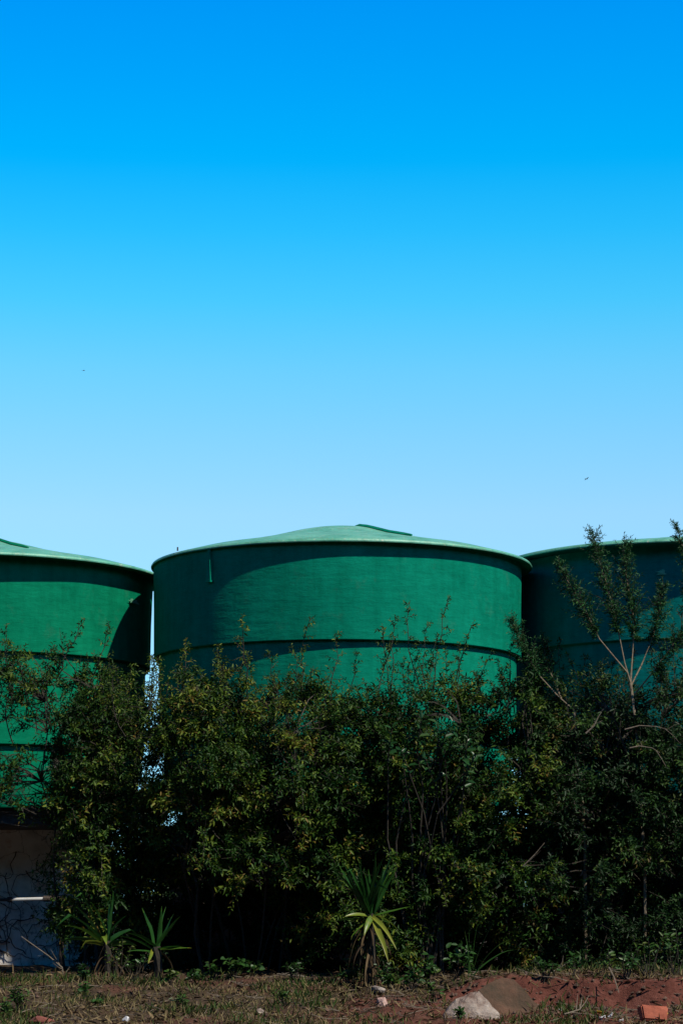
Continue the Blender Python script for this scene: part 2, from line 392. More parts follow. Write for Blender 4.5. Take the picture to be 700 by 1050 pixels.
# pipe in front of the left pedestal
p0 = at(-40, 923, 19.85); p1 = at(62, 921, 19.85)
wp = empty('water_pipe', (p1.x, 19.85, 0), 'thin horizontal pipe with a white length crossing the grey pedestal, on a dark riser', 'pipe')
def bar(name, a, b, r, m, n=10): q = MB(); q.tube([a, b], r, n); return q.build(name, m, wp, True)
bar('pipe_run', p0, at(12, 922.5, 19.85), .013, M['pipe_dark']); bar('coupling', at(8, 922.5, 19.85), at(13, 922.4, 19.85), .022, M['pipe_dark'])
bar('white_length', at(13, 922.4, 19.85), at(46, 921.6, 19.85), .014, M['pipe_white']); bar('coupling', at(45, 921.6, 19.85), at(60, 921.3, 19.85), .024, M['pipe_dark'])
e1 = at(63, 928, 19.85)
q = MB(); q.tube([at(58, 921.3, 19.85), at(62, 922, 19.85), at(64, 926, 19.85), at(64, 940, 19.85)], .024, 10); q.build('elbow', M['pipe_dark'], wp, True)
bar('riser', at(64, 938, 19.85), Vector((at(64, 938, 19.85).x, 19.85, -.08)), .02, M['pipe_dark'])

# ------------------------------------------------------------------ shrubs
def curve(a, b, sag, n=5, jit=.03):
    a, b = np.array(a), np.array(b); out = []
    for i in range(n):
        t = i/(n-1); p = a*(1-t)+b*t + np.array(sag)*math.sin(PI*t)
        if 0 < i < n-1: p = p + rng.normal(size=3)*jit
        out.append(p)
    return out
def twig_leaves(LV, p, d, ln, nl, L, Wr, tint, droop=.15, spread=.9):
    t = (np.arange(nl)+.5+rng.uniform(-.3, .3, nl))/nl
    t = .12+.88*t
    B = p + d*(t*ln)[:, None] + np.array([0, 0, -1.])*(droop*ln*t**2)[:, None]
    ref = rnd_dir()[0]; s = unit(np.cross(d, ref)); u = np.cross(s, d)
    ang = np.arange(nl)*2.4+rng.uniform(0, 6)
    side = s*np.cos(ang)[:, None]+u*np.sin(ang)[:, None]
    D = d*rng.uniform(.3, .8, nl)[:, None]+side*spread+np.array([0, 0, -.12])+rng.normal(size=(nl, 3))*.15
    N = np.array([0.05, -.25, 1.])+rng.normal(size=(nl, 3))*.55
    LL = L*rng.uniform(.6, 1.15, nl)*(1-.25*t)
    LV.add(B, D, N, LL, LL*Wr*rng.uniform(.8, 1.2, nl), np.clip(tint+rng.normal(size=nl)*.16, 0, 1))
def leafy_shoot(LV, ST, a, b, nside, L, Wr, tint, r0=.006, side_len=.1, start=.25, sag=(0, 0, 0), nl=7, up=.6):
    pts = curve(a, b, sag, 7, .008); ST.tube(pts, list(np.linspace(r0, .0015, 7)), 4)
    P = np.array(pts)
    for k in range(nside):
        t = start+(1-start)*(k+rng.uniform(0, 1))/nside
        i = min(5, int(t*6)); f = t*6-i; p = P[i]*(1-f)+P[i+1]*f; ax = unit(P[i+1]-P[i])
        d = unit(ax*up+rnd_dir()[0]*.9+np.array([0, 0, .15])); ln = side_len*(1.15-.8*t)*rng.uniform(.6, 1.3)
        ST.tube([p, p+d*ln*.6, p+d*ln], [.0022, .0016, .001], 3, cap=False)
        twig_leaves(LV, p, d, ln, nl, L, Wr, tint, .1, .75)
    ax = unit(P[-1]-P[-2]); twig_leaves(LV, P[-2], ax, np.linalg.norm(P[-1]-P[-2]), nl, L*.8, Wr, tint, 0, .6)

def shrub(label, cxp, Y, wp_, top, bot, clumps, leafm='leaf_olive', L=.050, Wr=.36, tint=.45, shoots=(), depth=.75, cut=None, base=None, twigs=7, stem='bark', bare=0, nl=12):
    c = at(cxp, 850, Y); X = c.x; zt = at(cxp, top, Y).z; zb = at(cxp, bot, Y).z; a = wp_/2/(FPX/Y)
    bx, by = base if base else (X, Y+.25)
    root = empty('shrub', (bx, by, ground_z(bx, by)), label, 'shrub', 'shrubs grown together into a hedge')
    LV, ST = Leaves(), MB()
    nst = 4+int(a*5); tops = []
    for k in range(nst):                                   # main stems
        p0 = np.array([bx+rng.normal()*.12, by+rng.normal()*.14, ground_z(bx, by)-.03])
        p1 = np.array([X+rng.uniform(-.8, .8)*a, Y+rng.uniform(-.7, .7)*depth, zb+(zt-zb)*rng.uniform(.55, .92)])
        pts = curve(p0, p1, (rng.normal()*.1, rng.normal()*.1, .1), 7, .03)
        r = rng.uniform(.007, .016); ST.tube(pts, list(np.linspace(r, .004, 7)), 5); tops.append(np.array(pts))
    clumps = int(clumps*1.9); SP = np.concatenate(tops); n = 0; tries = 0; seed = rng.uniform(0, 50)
    while n < clumps and tries < 20000:
        tries += 1
        v = rng.uniform(-1, 1, 2); t = rng.uniform(0, 1)
        lim = 1-max(0, (t-.55)/.45)**2*.85; rr = v[0]**2+v[1]**2
        p = np.array([X+a*v[0], Y+depth*v[1], zb+(zt-zb)*t])
        g = noise.noise(Vector((p[0]*2.3+seed, p[1]*2.3, p[2]*2.6)))
        if rr > lim*(1+.5*g): continue
        if g < -.12 and rng.uniform() < .8: continue
        if t < .45 and top < 760 and rng.uniform() < .22: continue
        if cut and p[2] < cut[0] and p[1] < cut[1]: continue
        if rr < .3*lim and rng.uniform() < .35: continue
        n += 1
        s = SP[np.argmin(((SP-p)**2*np.array([1, 1, .7])).sum(1)+(SP[:, 2] > p[2]+.05)*.15)]
        ST.tube(curve(s, p, (0, 0, .04), 4, .02), [.0065, .005, .004, .003], 3, cap=False)
        out = unit(np.array([v[0], v[1]*1.1-.25, .25+.6*t]))
        ctint = np.clip(tint-.16+rng.normal()*.27, 0, .85)
        for q in range(twigs):
            d = unit(out*.9+rnd_dir()[0]*.8); ln = rng.uniform(.09, .22)
            if rng.uniform() < .45: ST.tube([p, p+d*ln*.5, p+d*ln*1.15+np.array([0, 0, -.12*ln])], [.0022, .0017, .001], 3, cap=False)
            if rng.uniform() < bare: continue
            twig_leaves(LV, p, d, ln, nl, L, Wr, ctint)
    if top < 760: shoots = list(shoots)+[(cxp+rng.uniform(-.52, .52)*wp_, top-rng.uniform(-14, 30), rng.uniform(50, 90)) for _ in range(9)]
    for sh in shoots:
        tip = np.array(at(sh[0], sh[1], Y-.15+rng.uniform(-.25, .2))); ln = sh[2]/(FPX/Y) if len(sh) > 2 else .55
        dx = sh[3]/(FPX/Y) if len(sh) > 3 else rng.normal()*.1
        st = tip+np.array([dx, rng.uniform(0, .2), -ln])
        leafy_shoot(LV, ST, st, tip, int(8+ln*16), L*.72, Wr, tint+.05, .005, .13, .1, (rng.normal()*.03, 0, 0), 6)
    ST.build('stems', M[stem], root); LV.build('foliage', M[leafm], root)
    return root

S = 17.1
shrub('thin straggly shrub leaning across the left tank, with bare grey twigs', 50, 17.3, 145, 672, 835, 78, tint=.42, shoots=[(88, 634, 60, -30), (52, 665, 60), (20, 690, 70), (112, 640, 70), (8, 655, 80, 20)], base=(-1.75, 17.6), bare=.45, twigs=6, depth=.5)
shrub('olive leafed shrub filling the gap between left and middle tanks', 108, 17.75, 98, 700, 960, 190, tint=.6, shoots=[(112, 672, 90), (134, 690, 70), (100, 680, 80)], depth=1.0)
shrub('yellowish olive shrub left of the dark hollow under the hedge', 214, S, 112, 694, 905, 150, tint=.66, shoots=[(186, 668, 60), (178, 690, 60), (190, 655, 60), (222, 660, 60), (250, 672, 60), (246, 634, 60)], cut=(.75, 17.2))
shrub('brownish twiggy shrub in front of the middle tank, above the dark hollow', 295, S, 140, 708, 930, 165, tint=.62, shoots=[(300, 665, 70), (318, 634, 80, -6), (345, 650, 80), (275, 668, 60)], cut=(.6, 17.2), bare=.12)
shrub('dark hedge shrub behind the upright spiky plant', 375, S, 130, 722, 985, 175, tint=.5, shoots=[(366, 668, 70), (392, 640, 90, 10), (405, 632, 90)])
shrub('tall thin shrub with fine sprays standing against the lit right half of the middle tank', 445, 17.2, 130, 704, 990, 175, tint=.45, shoots=[(420, 616, 100, 14), (460, 612, 120, -14), (438, 640, 90), (486, 636, 90, -30), (404, 652, 80), (470, 660, 80), (450, 650, 90), (430, 665, 80)])
shrub('shrub of brown and green leaves under the right edge of the middle tank', 520, S, 130, 698, 990, 180, tint=.55, shoots=[(528, 640, 90), (505, 668, 70), (490, 690, 60), (545, 668, 80)])
shrub('dense mixed green shrub at the foot of the leafy sapling', 600, S, 140, 698, 990, 185, 'leaf_green', tint=.5, shoots=[(575, 655, 90), (600, 672, 80), (560, 660, 80)])
shrub('shrub cut by the right frame edge in front of the teal tank', 690, S, 140, 695, 990, 185, 'leaf_green', tint=.45, shoots=[(690, 640, 90), (664, 655, 70), (700, 600, 110), (672, 668, 60), (712, 640, 100)])
shrub('shrub at the far right end, mostly outside the frame', 790, S, 140, 680, 990, 120, 'leaf_green', tint=.45)
# undergrowth added, leaves tinted dark so the hollow reads as black shade
shrub('added undergrowth tinted dark as shade at the back of the hollow under the hedge', 250, 18.0, 260, 840, 1003, 190, 'leaf_green', tint=.15, depth=.35, L=.055, stem='bark_dark')

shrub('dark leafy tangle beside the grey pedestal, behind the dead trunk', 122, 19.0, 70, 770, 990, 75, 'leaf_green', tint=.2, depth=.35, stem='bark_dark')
shrub('added undergrowth tinted dark as shade behind the right half of the hedge', 560, 18.1, 330, 830, 1000, 170, 'leaf_green', tint=.15, depth=.3, L=.06, stem='bark_dark')

# glossy broad-leaved bush
def glossy():
    bx, by = at(440, 990, 16.5).x, 16.6
    root = empty('broadleaf_bush', (bx, by, ground_z(bx, by)), 'bush with large glossy bright green leaves poking through the hedge centre', 'bush')
    LV, ST = Leaves(), MB()
    for (px, py) in [(432, 735), (448, 742), (470, 752), (420, 752), (455, 765), (440, 755), (480, 748), (412, 770), (462, 740), (436, 778), (402, 745), (490, 770), (478, 790)]:
        tip = np.array(at(px, py, 16.25+rng.uniform(-.1, .15)))
        st = np.array([bx+rng.normal()*.05, by, ground_z(bx, by)])
        pts = curve(st, tip, (rng.normal()*.08, .1, .1), 7, .015); ST.tube(pts, list(np.linspace(.009, .003, 7)), 5)
        d = unit(np.array(tip)-pts[-2]+np.array([0, -.06, .05]))
        twig_leaves(LV, np.array(pts[-2]), unit(tip-pts[-2]), np.linalg.norm(tip-pts[-2])+.05, 12, .085, .46, .5, .1, 1.0)
    ST.build('stems', M['bark'], root); LV.build('foliage', M['leaf_glossy'], root)
glossy()

# willow-like saplings with spires
def sapling(label, Y, basepx, forks, L=.052):
    b = at(basepx[0], 990, Y); bz = ground_z(b.x, Y)
    root = empty('sapling', (b.x, Y, bz), label, 'sapling', None)
    LV, ST, TW = Leaves(), MB(), MB()
    fk = np.array(at(basepx[0]+basepx[2], basepx[1], Y))
    pts = curve((b.x, Y, bz-.02), fk, (.03, 0, 0), 7, .012); ST.tube(pts, list(np.linspace(.013, .009, 7)), 6)
    for (path, width, startf, ns) in forks:
        P = [np.array(at(x, y, Y+dy)) for (x, y, dy) in path]
        P = [P[0]]+P[1:]
        ST.tube(P, list(np.linspace(.0065, .0012, len(P))), 5)
        P = np.array(P); seg = np.linalg.norm(np.diff(P, axis=0), axis=1); cum = np.concatenate([[0], np.cumsum(seg)])/seg.sum()
        ns = int(ns*2.3)
        for k in range(ns):
            t = startf+(1-startf)*((k+rng.uniform())/ns)
            p = np.array([np.interp(t, cum, P[:, j]) for j in range(3)]); i = min(len(P)-2, np.searchsorted(cum, t, 'right')-1)
            ax = unit(P[i+1]-P[i]); e = (t-startf)/(1-startf)
            prof = min(1, e*4)*(1-.72*e)
            d = unit(ax*.85+rnd_dir()[0]*.8); ln = width*.98*(.25+prof)*rng.uniform(.5, 1.1)
            TW.tube([p, p+d*ln], [.002, .001], 3, cap=False)
            twig_leaves(LV, p, d, ln, 10, L*.86*(1-.3*e), .26, .55, .05, .5)
    ST.add(TW.v, TW.f, 1); ST.build('trunk', [M['bark_pale'], M['bark']], root); LV.build('crown', M['leaf_willow'], root)
sapling('tall feathery sapling with pale forked stems rising in front of the teal tank', 16.75, (660, 700, -14), [
    ([(646, 700, 0), (640, 680, 0), (632, 640, 0), (622, 600, 0), (612, 570, 0), (608, 547, 0)], .19, .31, 74),
    ([(646, 700, 0), (648, 670, .05), (650, 640, .05), (643, 600, .05), (639, 575, .05), (640, 558, .05)], .19, .30, 74),
    ([(643, 690, 0), (628, 672, -.05), (614, 655, -.05), (597, 620, -.08), (584, 600, -.1), (572, 578, -.1)], .16, .36, 56),
    ([(647, 702, 0), (658, 680, .06), (668, 655, .08), (676, 625, .1), (680, 600, .1)], .15, .45, 46),
    ([(650, 712, 0), (668, 690, -.1), (690, 660, -.1), (706, 640, -.1)], .14, .3, 34)])
sapling('smaller leaning sapling with a bare pale stem between the middle and teal tanks', 16.8, (600, 728, -12), [
    ([(588, 728, 0), (572, 714, 0), (552, 692, 0), (540, 670, 0), (530, 650, 0), (525, 636, 0)], .15, .42, 46),
    ([(575, 716, 0), (560, 680, .05), (556, 655, .05)], .13, .3, 26)], L=.05)
sapling('sapling at the right frame edge reaching above the teal tank lid', 16.2, (722, 690, -6), [
    ([(716, 690, 0), (712, 640, 0), (706, 590, 0), (698, 556, 0), (693, 540, 0)], .12, .3, 50),
    ([(716, 690, 0), (722, 640, 0), (716, 580, 0), (712, 545, 0)], .14, .3, 40)])

# ------------------------------------------------------------------ dead leaning trunk and creeper on the pedestal
tr = empty('dead_trunk', at(108, 990, 18.3), 'leaning dead trunk with pale hanging fibres beside the grey pedestal', 'dead tree')
q = MB()
path = [np.array(at(x, y, 18.3)) for x, y in [(112, 1000), (106, 960), (98, 915), (86, 868), (74, 830), (64, 800), (58, 782), (54, 770)]]
q.tube(path, [.085, .078, .07, .062, .055, .05, .035, .012], 9)
q.build('stem', M['bark_dark'], tr, True)
q = MB()
for k in range(90):
    i = rng.integers(3, 7); p = path[i]*rng.uniform(.0, 1)+0*path[i]; f = rng.uniform(); p = path[i]*(1-f)+path[i-1]*f
    off = unit(np.array([rng.normal(), -abs(rng.normal())-.4, rng.normal()*.3]))*.055; p = p+off
    d = unit(np.array([rng.normal()*.5, -.2, -.6+rng.normal()*.5])); ln = rng.uniform(.06, .24)
    q.tube([p, p+d*ln*.5+rnd_dir()[0]*.02, p+d*ln+rnd_dir()[0]*.03], [.003, .0025, .001], 3, cap=False)
q.build('fibres', M['white_stem'], tr)

cr = empty('dry_creeper', (-2.7, 19.3, 0), 'leafless creeper netting the grey pedestal below the left tank', 'creeper')
q = MB()
for k in range(46):
    up = k % 3 > 0
    x = rng.uniform(-3.3, -2.05); z = rng.uniform(-.02, .35) if up else rng.uniform(.75, 1.05); pts = []; dd = R((90 if up else -90)+rng.normal()*25)
    for s_ in range(rng.integers(12, 30)):
        pts.append((x, 20.225-.006*rng.uniform(), z)); dd += rng.normal()*.5; x += math.cos(dd)*.035; z += math.sin(dd)*.04
        if z > 1.09 or z < -.03 or x > -2.04: break
    if len(pts) > 3: q.tube(pts, list(np.linspace(.0048, .0016, len(pts))), 4, cap=False)
q.build('vine_stems', M['bark_dark'], cr)

# loose dry twigs hung in the hedge
def dry_twig(label, pts, r=.006, side=2, group='dry twigs caught in the hedge and on the verge'):
    r *= .75; P = [np.array(at(*p)) for p in pts]
    root = bpy.data.objects.new('x', None)
    q = MB(); q.tube([tuple(p) for p in P], list(np.linspace(r, r*.4, len(P))), 5)
    for k in range(side):
        i = rng.integers(0, len(P)-1); f = rng.uniform(); p = P[i]*(1-f)+P[i+1]*f
        d = unit(unit(P[i+1]-P[i])+rnd_dir()[0]*.9); ln = rng.uniform(.06, .16)
        q.tube([p, p+d*ln*.5+rnd_dir()[0]*.008, p+d*ln], [r*.55, r*.4, r*.2], 4)
    o = q.build('dry_twig', M['dry_wood']); c = P[0]
    o.data.transform(__import__('mathutils').Matrix.Translation(-Vector(c))); o.location = c
    tag(o, label, 'twig', group); bpy.data.objects.remove(root)
dry_twig('pale crooked twig arching under the left tank base', [(2, 843, 18.2), (15, 846, 18.2), (30, 848, 18.2), (45, 846, 18.2), (44, 855, 18.2)], .006, 1)
dry_twig('short pale twig at the edge of the left slab', [(34, 834, 18.2), (48, 824, 18.2), (58, 812, 18.2), (66, 790, 18.2)], .006, 1)
dry_twig('dry bent seedling standing in front of the grey pedestal', [(66, 1004, 16.6), (64, 992, 16.6), (50, 980, 16.6), (36, 970, 16.6), (22, 960, 16.6)], .008, 4)
dry_twig('pale curved twig in the right part of the hedge', [(640, 748, 16.2), (655, 744, 16.2), (672, 745, 16.2), (684, 748, 16.2)], .006, 2)
dry_twig('forked bleached twig right of the hedge centre', [(600, 752, 16.25), (608, 745, 16.25), (613, 735, 16.25), (618, 727, 16.25)], .008, 3)
dry_twig('thin pale twig above the sapling foot', [(645, 767, 16.2), (655, 765, 16.2), (668, 767, 16.2), (676, 772, 16.2)], .006, 1)
dry_twig('dry stick hanging down over the red bank', [(624, 992, 15.0), (629, 1002, 14.9), (634, 1018, 14.75)], .007, 1)
dry_twig('bleached branching root lying below the red bank', [(578, 1040, 14.3), (588, 1037, 14.35), (594, 1035, 14.4), (596, 1024, 14.5)], .009, 4)
dry_twig('long dry stick slanting out of the weeds on the bank', [(556, 1003, 15.2), (570, 994, 15.25), (586, 985, 15.3)], .006, 2)
dry_twig('thin diagonal stem in the lower right of the hedge', [(536, 888, 16.2), (548, 876, 16.2), (558, 864, 16.2)], .005, 2)

# ------------------------------------------------------------------ strap-leaved plants
def strap(V, F, T, base, d, ln, w, arch, tint, tw=0):
    n = 9; up = np.array([0, 0, 1.]); d = unit(np.array(d)); s = unit(np.cross(d, up)/max(.3, np.linalg.norm(np.cross(d, up)))+rnd_dir()[0]*.8); pts = []
    p = np.array(base, float); cur = d.copy()
    b0 = len(V); kink = int(rng.integers(4, 8)) if rng.uniform() < .2 else 0
    for i in range(n):
        t = i/(n-1); wd = w*(.55+.45*math.sin(min(1, t*2.2)*PI/2))*(1-t**2.6)+.0015
        nn = unit(np.cross(s, cur)); 
        V.append(p-s*wd/2+nn*wd*.22); V.append(p); V.append(p+s*wd/2+nn*wd*.22)
        if i < n-1:
            a = b0+i*3; F += [(a, a+1, a+4, a+3), (a+1, a+2, a+5, a+4)]; T += [np.clip(tint+.25*(t > .85)+rng.normal()*.05, 0, 1)]*2
        cur = unit(cur+np.array([0, 0, -arch])*(.3+t)+rng.normal(size=3)*.05+(np.array([0, 0, -1.1]) if kink and i == kink else 0)); p = p+cur*ln/(n-1)
def strap_plant(label, px, py, Y, specs, stem_h, dead=0, group='spiky strap leaved plants at the foot of the hedge', w=.045, sc=1.):
    c = at(px, py, Y); gz = ground_z(c.x, Y)
    root = empty('spiky_plant', (c.x, Y, gz), label, 'spiky plant', group)
    V, F, T = [], [], []
    for (ax, ay, az, ln, arch, ti) in specs:
        strap(V, F, T, np.array(c)+rng.normal(size=3)*.012, (ax, ay, az), ln*sc, w*rng.uniform(.8, 1.15), arch, ti)
    def mk(name, V, F, T, m):
        me = bpy.data.meshes.new(name); me.from_pydata([tuple(v) for v in V], [], F); me.update()
        a = me.attributes.new('tint', 'FLOAT', 'FACE'); a.data.foreach_set('value', T); link(name, me, m, root, True)
    mk('leaves', V, F, T, M['leaf_strap'])
    q = MB(); q.tube(curve((c.x+.01, Y+.02, gz-.03), np.array(c)+np.array([0, 0, .02]), (.01, 0, 0), 5, .004), [.03, .026, .026, .028, .03], 8); q.build('stem', M['bark'], root, True)
    if dead:
        V, F, T = [], [], []
        for k in range(dead):
            a = rng.uniform(0, 2*PI); zz = rng.uniform(.15, 1)
            strap(V, F, T, (c.x+.02*math.cos(a), Y+.02*math.sin(a), gz+(c.z-gz)*zz), (math.cos(a)*rng.uniform(.2, .9), math.sin(a)*.6, -.9+rng.uniform(0, .9)), rng.uniform(.10, .34), .016, .35, rng.uniform(0, .6))
        mk('dead_leaves', V, F, T, M['dry_leaf'])
fan = []
for k in range(30):
    a = rng.uniform(-.6, .48); fan.append((a, -.1+rng.normal()*.15, 1, rng.uniform(.33, .47), .02, rng.uniform(.0, .35)))
fan += [(.9, -.3, .28, .32, .03, .45), (-.8, -.3, .0, .30, .10, .35), (-.5, -.5, -.3, .26, .12, .7), (.45, -.6, -.35, .38, .12, .97), (.6, -.5, -.1, .30, .16, .85), (-.75, -.4, .12, .2, .05, .9), (-.35, -.6, -.4, .2, .1, .8), (.3, -.7, -.4, .42, .1, 1.0)]
strap_plant('upright spiky plant on a short trunk with dead hanging leaves, at hedge centre', 379, 940, 15.85, fan, .35, 46, w=.037, sc=.9)
sp = [(-.8, -.1, .85, .50, .05, .05), (-.5, -.1, .95, .50, .03, .05), (-.75, -.4, .6, .40, .05, .5), (-.8, -.5, .25, .28, .06, .9), (.15, .2, 1, .34, .06, .0), (.6, .1, .6, .3, .10, .05), (-.15, .1, 1, .4, .04, .0), (.9, -.2, .3, .26, .12, .3), (-.65, .3, .9, .44, .06, .0), (.1, -.7, .3, .2, .12, .8), (-.3, -.2, 1, .36, .08, .1), (-.9, .1, .4, .36, .1, .1), (.3, .3, .8, .3, .1, 0)]
strap_plant('broad leaved spiky plant spreading across the foot of the grey pedestal', 110, 968, 16.6, sp, .1, 22, w=.052, sc=.88)
sp = [(0, -.1, 1, .34, .02, .25), (-.25, 0, 1, .33, .02, .2), (.2, 0, 1, .34, .03, .2), (.55, -.2, .75, .34, .04, .3), (.95, -.3, .25, .27, .03, .35), (1, -.5, .0, .30, .02, .75), (-.6, -.4, .35, .30, .08, .3), (-.8, -.4, .55, .26, .06, .3), (-.15, -.7, -.5, .18, .05, .9), (.4, .2, .9, .3, .03, .15), (-.9, -.2, .1, .22, .05, .3)]
strap_plant('small spiky rosette on a thin pale stem, left of the dark hollow', 160, 974, 16.0, sp, .15, 12, w=.034, sc=.85)

# ------------------------------------------------------------------ weeds at the foot of the hedge
def weed(label, px, py, Y, n, L, h, tint=.5, wr=.6, narrow=False):
    c = at(px, py, Y); gz = ground_z(c.x, Y)
    root = empty('weed', (c.x, Y, gz), label, 'weed', 'weeds along the foot of the hedge')
    LV, ST = Leaves(), MB()
    for k in range(n):
        a = rng.uniform(0, 2*PI); hh = h*rng.uniform(.5, 1.1); tip = np.array([c.x+math.cos(a)*h*.55*rng.uniform(), Y+math.sin(a)*h*.4*rng.uniform(), gz+hh])
        b0 = np.array([c.x+rng.normal()*.012, Y+rng.normal()*.012, gz-.01])
        ST.tube(curve(b0, tip, (0, 0, 0), 4, .006), [.003, .0025, .002, .0015], 4)
        twig_leaves(LV, b0*.4+tip*.6, unit(tip-b0), np.linalg.norm(tip-b0)*.45, 5, L, wr, tint, .05, 1.0)
    ST.build('stems', M['leaf_weed'] if False else M['bark'], root); LV.build('leaves', M['leaf_weed'], root)
for a in [('low dark weed at the hedge foot under the broad spiky plant', 84, 1000, 16.0, 12, .045, .12, .2, .5),
          ('grassy weed in the mouth of the dark hollow, right of the clover', 300, 998, 16.0, 12, .05, .12, .3, .3),
          ('dark weed at the left mouth of the hollow', 200, 998, 16.0, 10, .045, .1, .25, .6),
          ('creeping weed spilling over the bank left of the tall grass tuft', 424, 1006, 15.45, 16, .045, .14, .5, .55),
          ('trailing weed over the bank right of the muddy slab', 560, 1000, 15.15, 14, .045, .14, .3, .5),
          ('leafy weed on the bank between the hanging stick and the orange brick', 642, 998, 15.15, 14, .045, .15, .35, .5),
          ('bushy weed hiding the left side of the dead leaf skirt of the spiky trunk plant', 362, 994, 15.95, 14, .04, .16, .35, .5),
          ('green weed at the right foot of the spiky trunk plant', 396, 998, 15.75, 12, .045, .15, .5, .5),
          ('grassy weed in the sun on the verge below the small rosette', 185, 1024, 14.7, 12, .05, .09, .6, .25),
          ('bright weed on the verge at the left frame edge', 6, 1034, 14.3, 14, .045, .12, .65, .4),
          ('low bright weed on the verge below the dark hollow', 290, 1022, 14.7, 12, .04, .08, .65, .35),
          ('pinkish brown weed growing through the broad spiky plant', 120, 985, 16.25, 14, .04, .26, .9, .5),
          ('low leafy weed between the broad spiky plant and the small rosette', 138, 992, 16.3, 10, .045, .18, .4, .5),
          ('round leaved weed in the mouth of the dark hollow, nearest the small rosette', 222, 992, 16.2, 6, .055, .12, .5, .8),
          ('round leaved weed in front of the dark hollow, left of its middle', 240, 990, 16.2, 8, .055, .14, .45, .85),
          ('bright clover like weed in front of the dark hollow, right of its middle', 258, 992, 16.2, 7, .05, .11, .5, .85),
          ('leafy weed clump between the spiky trunk plant and the pale rock', 440, 996, 15.6, 14, .055, .20, .55, .6),
          ('leafy weed clump just behind the pale rock', 470, 990, 15.7, 14, .06, .22, .45, .6),
          ('low yellow green weed right of the spiky trunk plant', 402, 1004, 15.7, 9, .05, .12, .75, .6),
          ('upright green weed on the bank above the orange brick', 664, 990, 15.3, 9, .06, .26, .6, .4),
          ('pale green weed on the bank above the hanging dry stick', 622, 992, 15.3, 9, .055, .16, .75, .45),
          ('dark weed on the bank edge behind the muddy slab', 590, 998, 15.3, 9, .05, .14, .35, .5),
          ('tall weed at the right frame edge on the red bank', 690, 985, 15.4, 10, .06, .30, .5, .4),
          ('tiny yellow green weed under the small rosette', 176, 998, 15.9, 6, .045, .1, .8, .8),
          ('small weed on the verge below the broad spiky plant', 90, 1012, 15.2, 6, .045, .09, .6, .7),
          ('spreading green weed on the verge in the lower left corner', 22, 1022, 14.6, 18, .045, .16, .6, .4),
          ('tiny green weed between the two verge weeds on the left', 100, 1030, 14.4, 6, .04, .07, .6, .6),
          ('small weed at the front edge of the pale rock', 472, 1046, 14.15, 10, .035, .06, .5, .5),
          ('weed right of the dark hollow at the foot of the spiky trunk', 356, 1002, 15.9, 12, .05, .12, .45, .35),
          ('pinkish tinged weed left of the pale rock', 446, 1018, 15.0, 7, .045, .12, .8, .5)]: weed(*a)

# tall grass tuft behind the rock
c = at(482, 1000, 15.5); gz = ground_z(c.x, 15.5)
tuft = empty('grass_tuft', (c.x, 15.5, gz), 'tuft of long arching green grass behind the pale rock', 'grass tuft')
V, F, T = [], [], []
for (ax, ay, az, ln, ar) in [(.12, -.1, 1, .42, .04), (.05, 0, 1, .34, .01), (.5, -.1, .8, .36, .12), (-.1, 0, 1, .3, .03), (.3, -.2, 1, .4, .1), (.0, -.2, 1, .25, .02), (.7, -.2, .6, .34, .14)]:
    strap(V, F, T, (c.x+rng.normal()*.01, 15.5, gz), (ax, ay, az), ln, .012, ar, .45)
me = bpy.data.meshes.new('blades'); me.from_pydata([tuple(v) for v in V], [], F); me.update()
a_ = me.attributes.new('tint', 'FLOAT', 'FACE'); a_.data.foreach_set('value', T); link('blades', me, M['leaf_weed'], tuft, True)

# ------------------------------------------------------------------ rocks, slab, brick, scraps
def stone(name, label, cat, px, py, Y, size, m, seed, sub=3, rough=.22, cuts=7, group=None, rz=0.):
    c = at(px, py, Y); gz = ground_z(c.x, Y)
    bm = bmesh.new(); bmesh.ops.create_icosphere(bm, subdivisions=sub, radius=1)
    r_ = random.Random(seed); pl = [(Vector((r_.gauss(0, 1), r_.gauss(0, 1), r_.gauss(0, 1))).normalized(), r_.uniform(.42, .72)) for _ in range(cuts)]
    for v in bm.verts:
        for n, d in pl:
            k = v.co.dot(n)-d
            if k > 0: v.co -= n*k
        v.co *= 1+rough*.4*noise.noise(v.co*2.2+Vector((seed, 0, 0)))
        v.co = Vector((v.co.x*size[0], v.co.y*size[1], v.co.z*size[2]))
    me = bpy.data.meshes.new(name); bm.to_mesh(me); bm.free()
    o = link(name, me, m, None, True); me.set_sharp_from_angle(angle=R(16))
    o.location = (c.x, Y, gz+size[2]*.3); o.rotation_euler = (0, 0, rz); return tag(o, label, cat, group)
def wedge_rock(label, px, py, Y, pts, m, seed):
    c = at(px, py, Y); bm = bmesh.new(); r_ = random.Random(seed)
    for x, z, d in pts:
        for sgn in (-1, 1): bm.verts.new((x+r_.uniform(-.01, .01), sgn*d*r_.uniform(.8, 1.1), z+r_.uniform(-.008, .008)))
    h = bmesh.ops.convex_hull(bm, input=bm.verts); bmesh.ops.delete(bm, geom=list({g for g in h['geom_interior']+h['geom_unused'] if isinstance(g, bmesh.types.BMVert)}), context='VERTS')
    bmesh.ops.triangulate(bm, faces=bm.faces); bmesh.ops.subdivide_edges(bm, edges=bm.edges, cuts=5, use_grid_fill=True)
    for v in bm.verts:
        n = v.co*7
        v.co += Vector((noise.noise(n), noise.noise(n+Vector((7, 0, 0))), noise.noise(n+Vector((0, 7, 0)))))*.022 + Vector((0, 0, 1))*(noise.noise(v.co*34)*.008+noise.noise(v.co*70)*.004)
    bmesh.ops.recalc_face_normals(bm, faces=bm.faces)
    me = bpy.data.meshes.new('rock'); bm.to_mesh(me); bm.free(); o = link('rock', me, m); o.location = (c.x, Y, ground_z(c.x, Y)); return tag(o, label, 'rock')
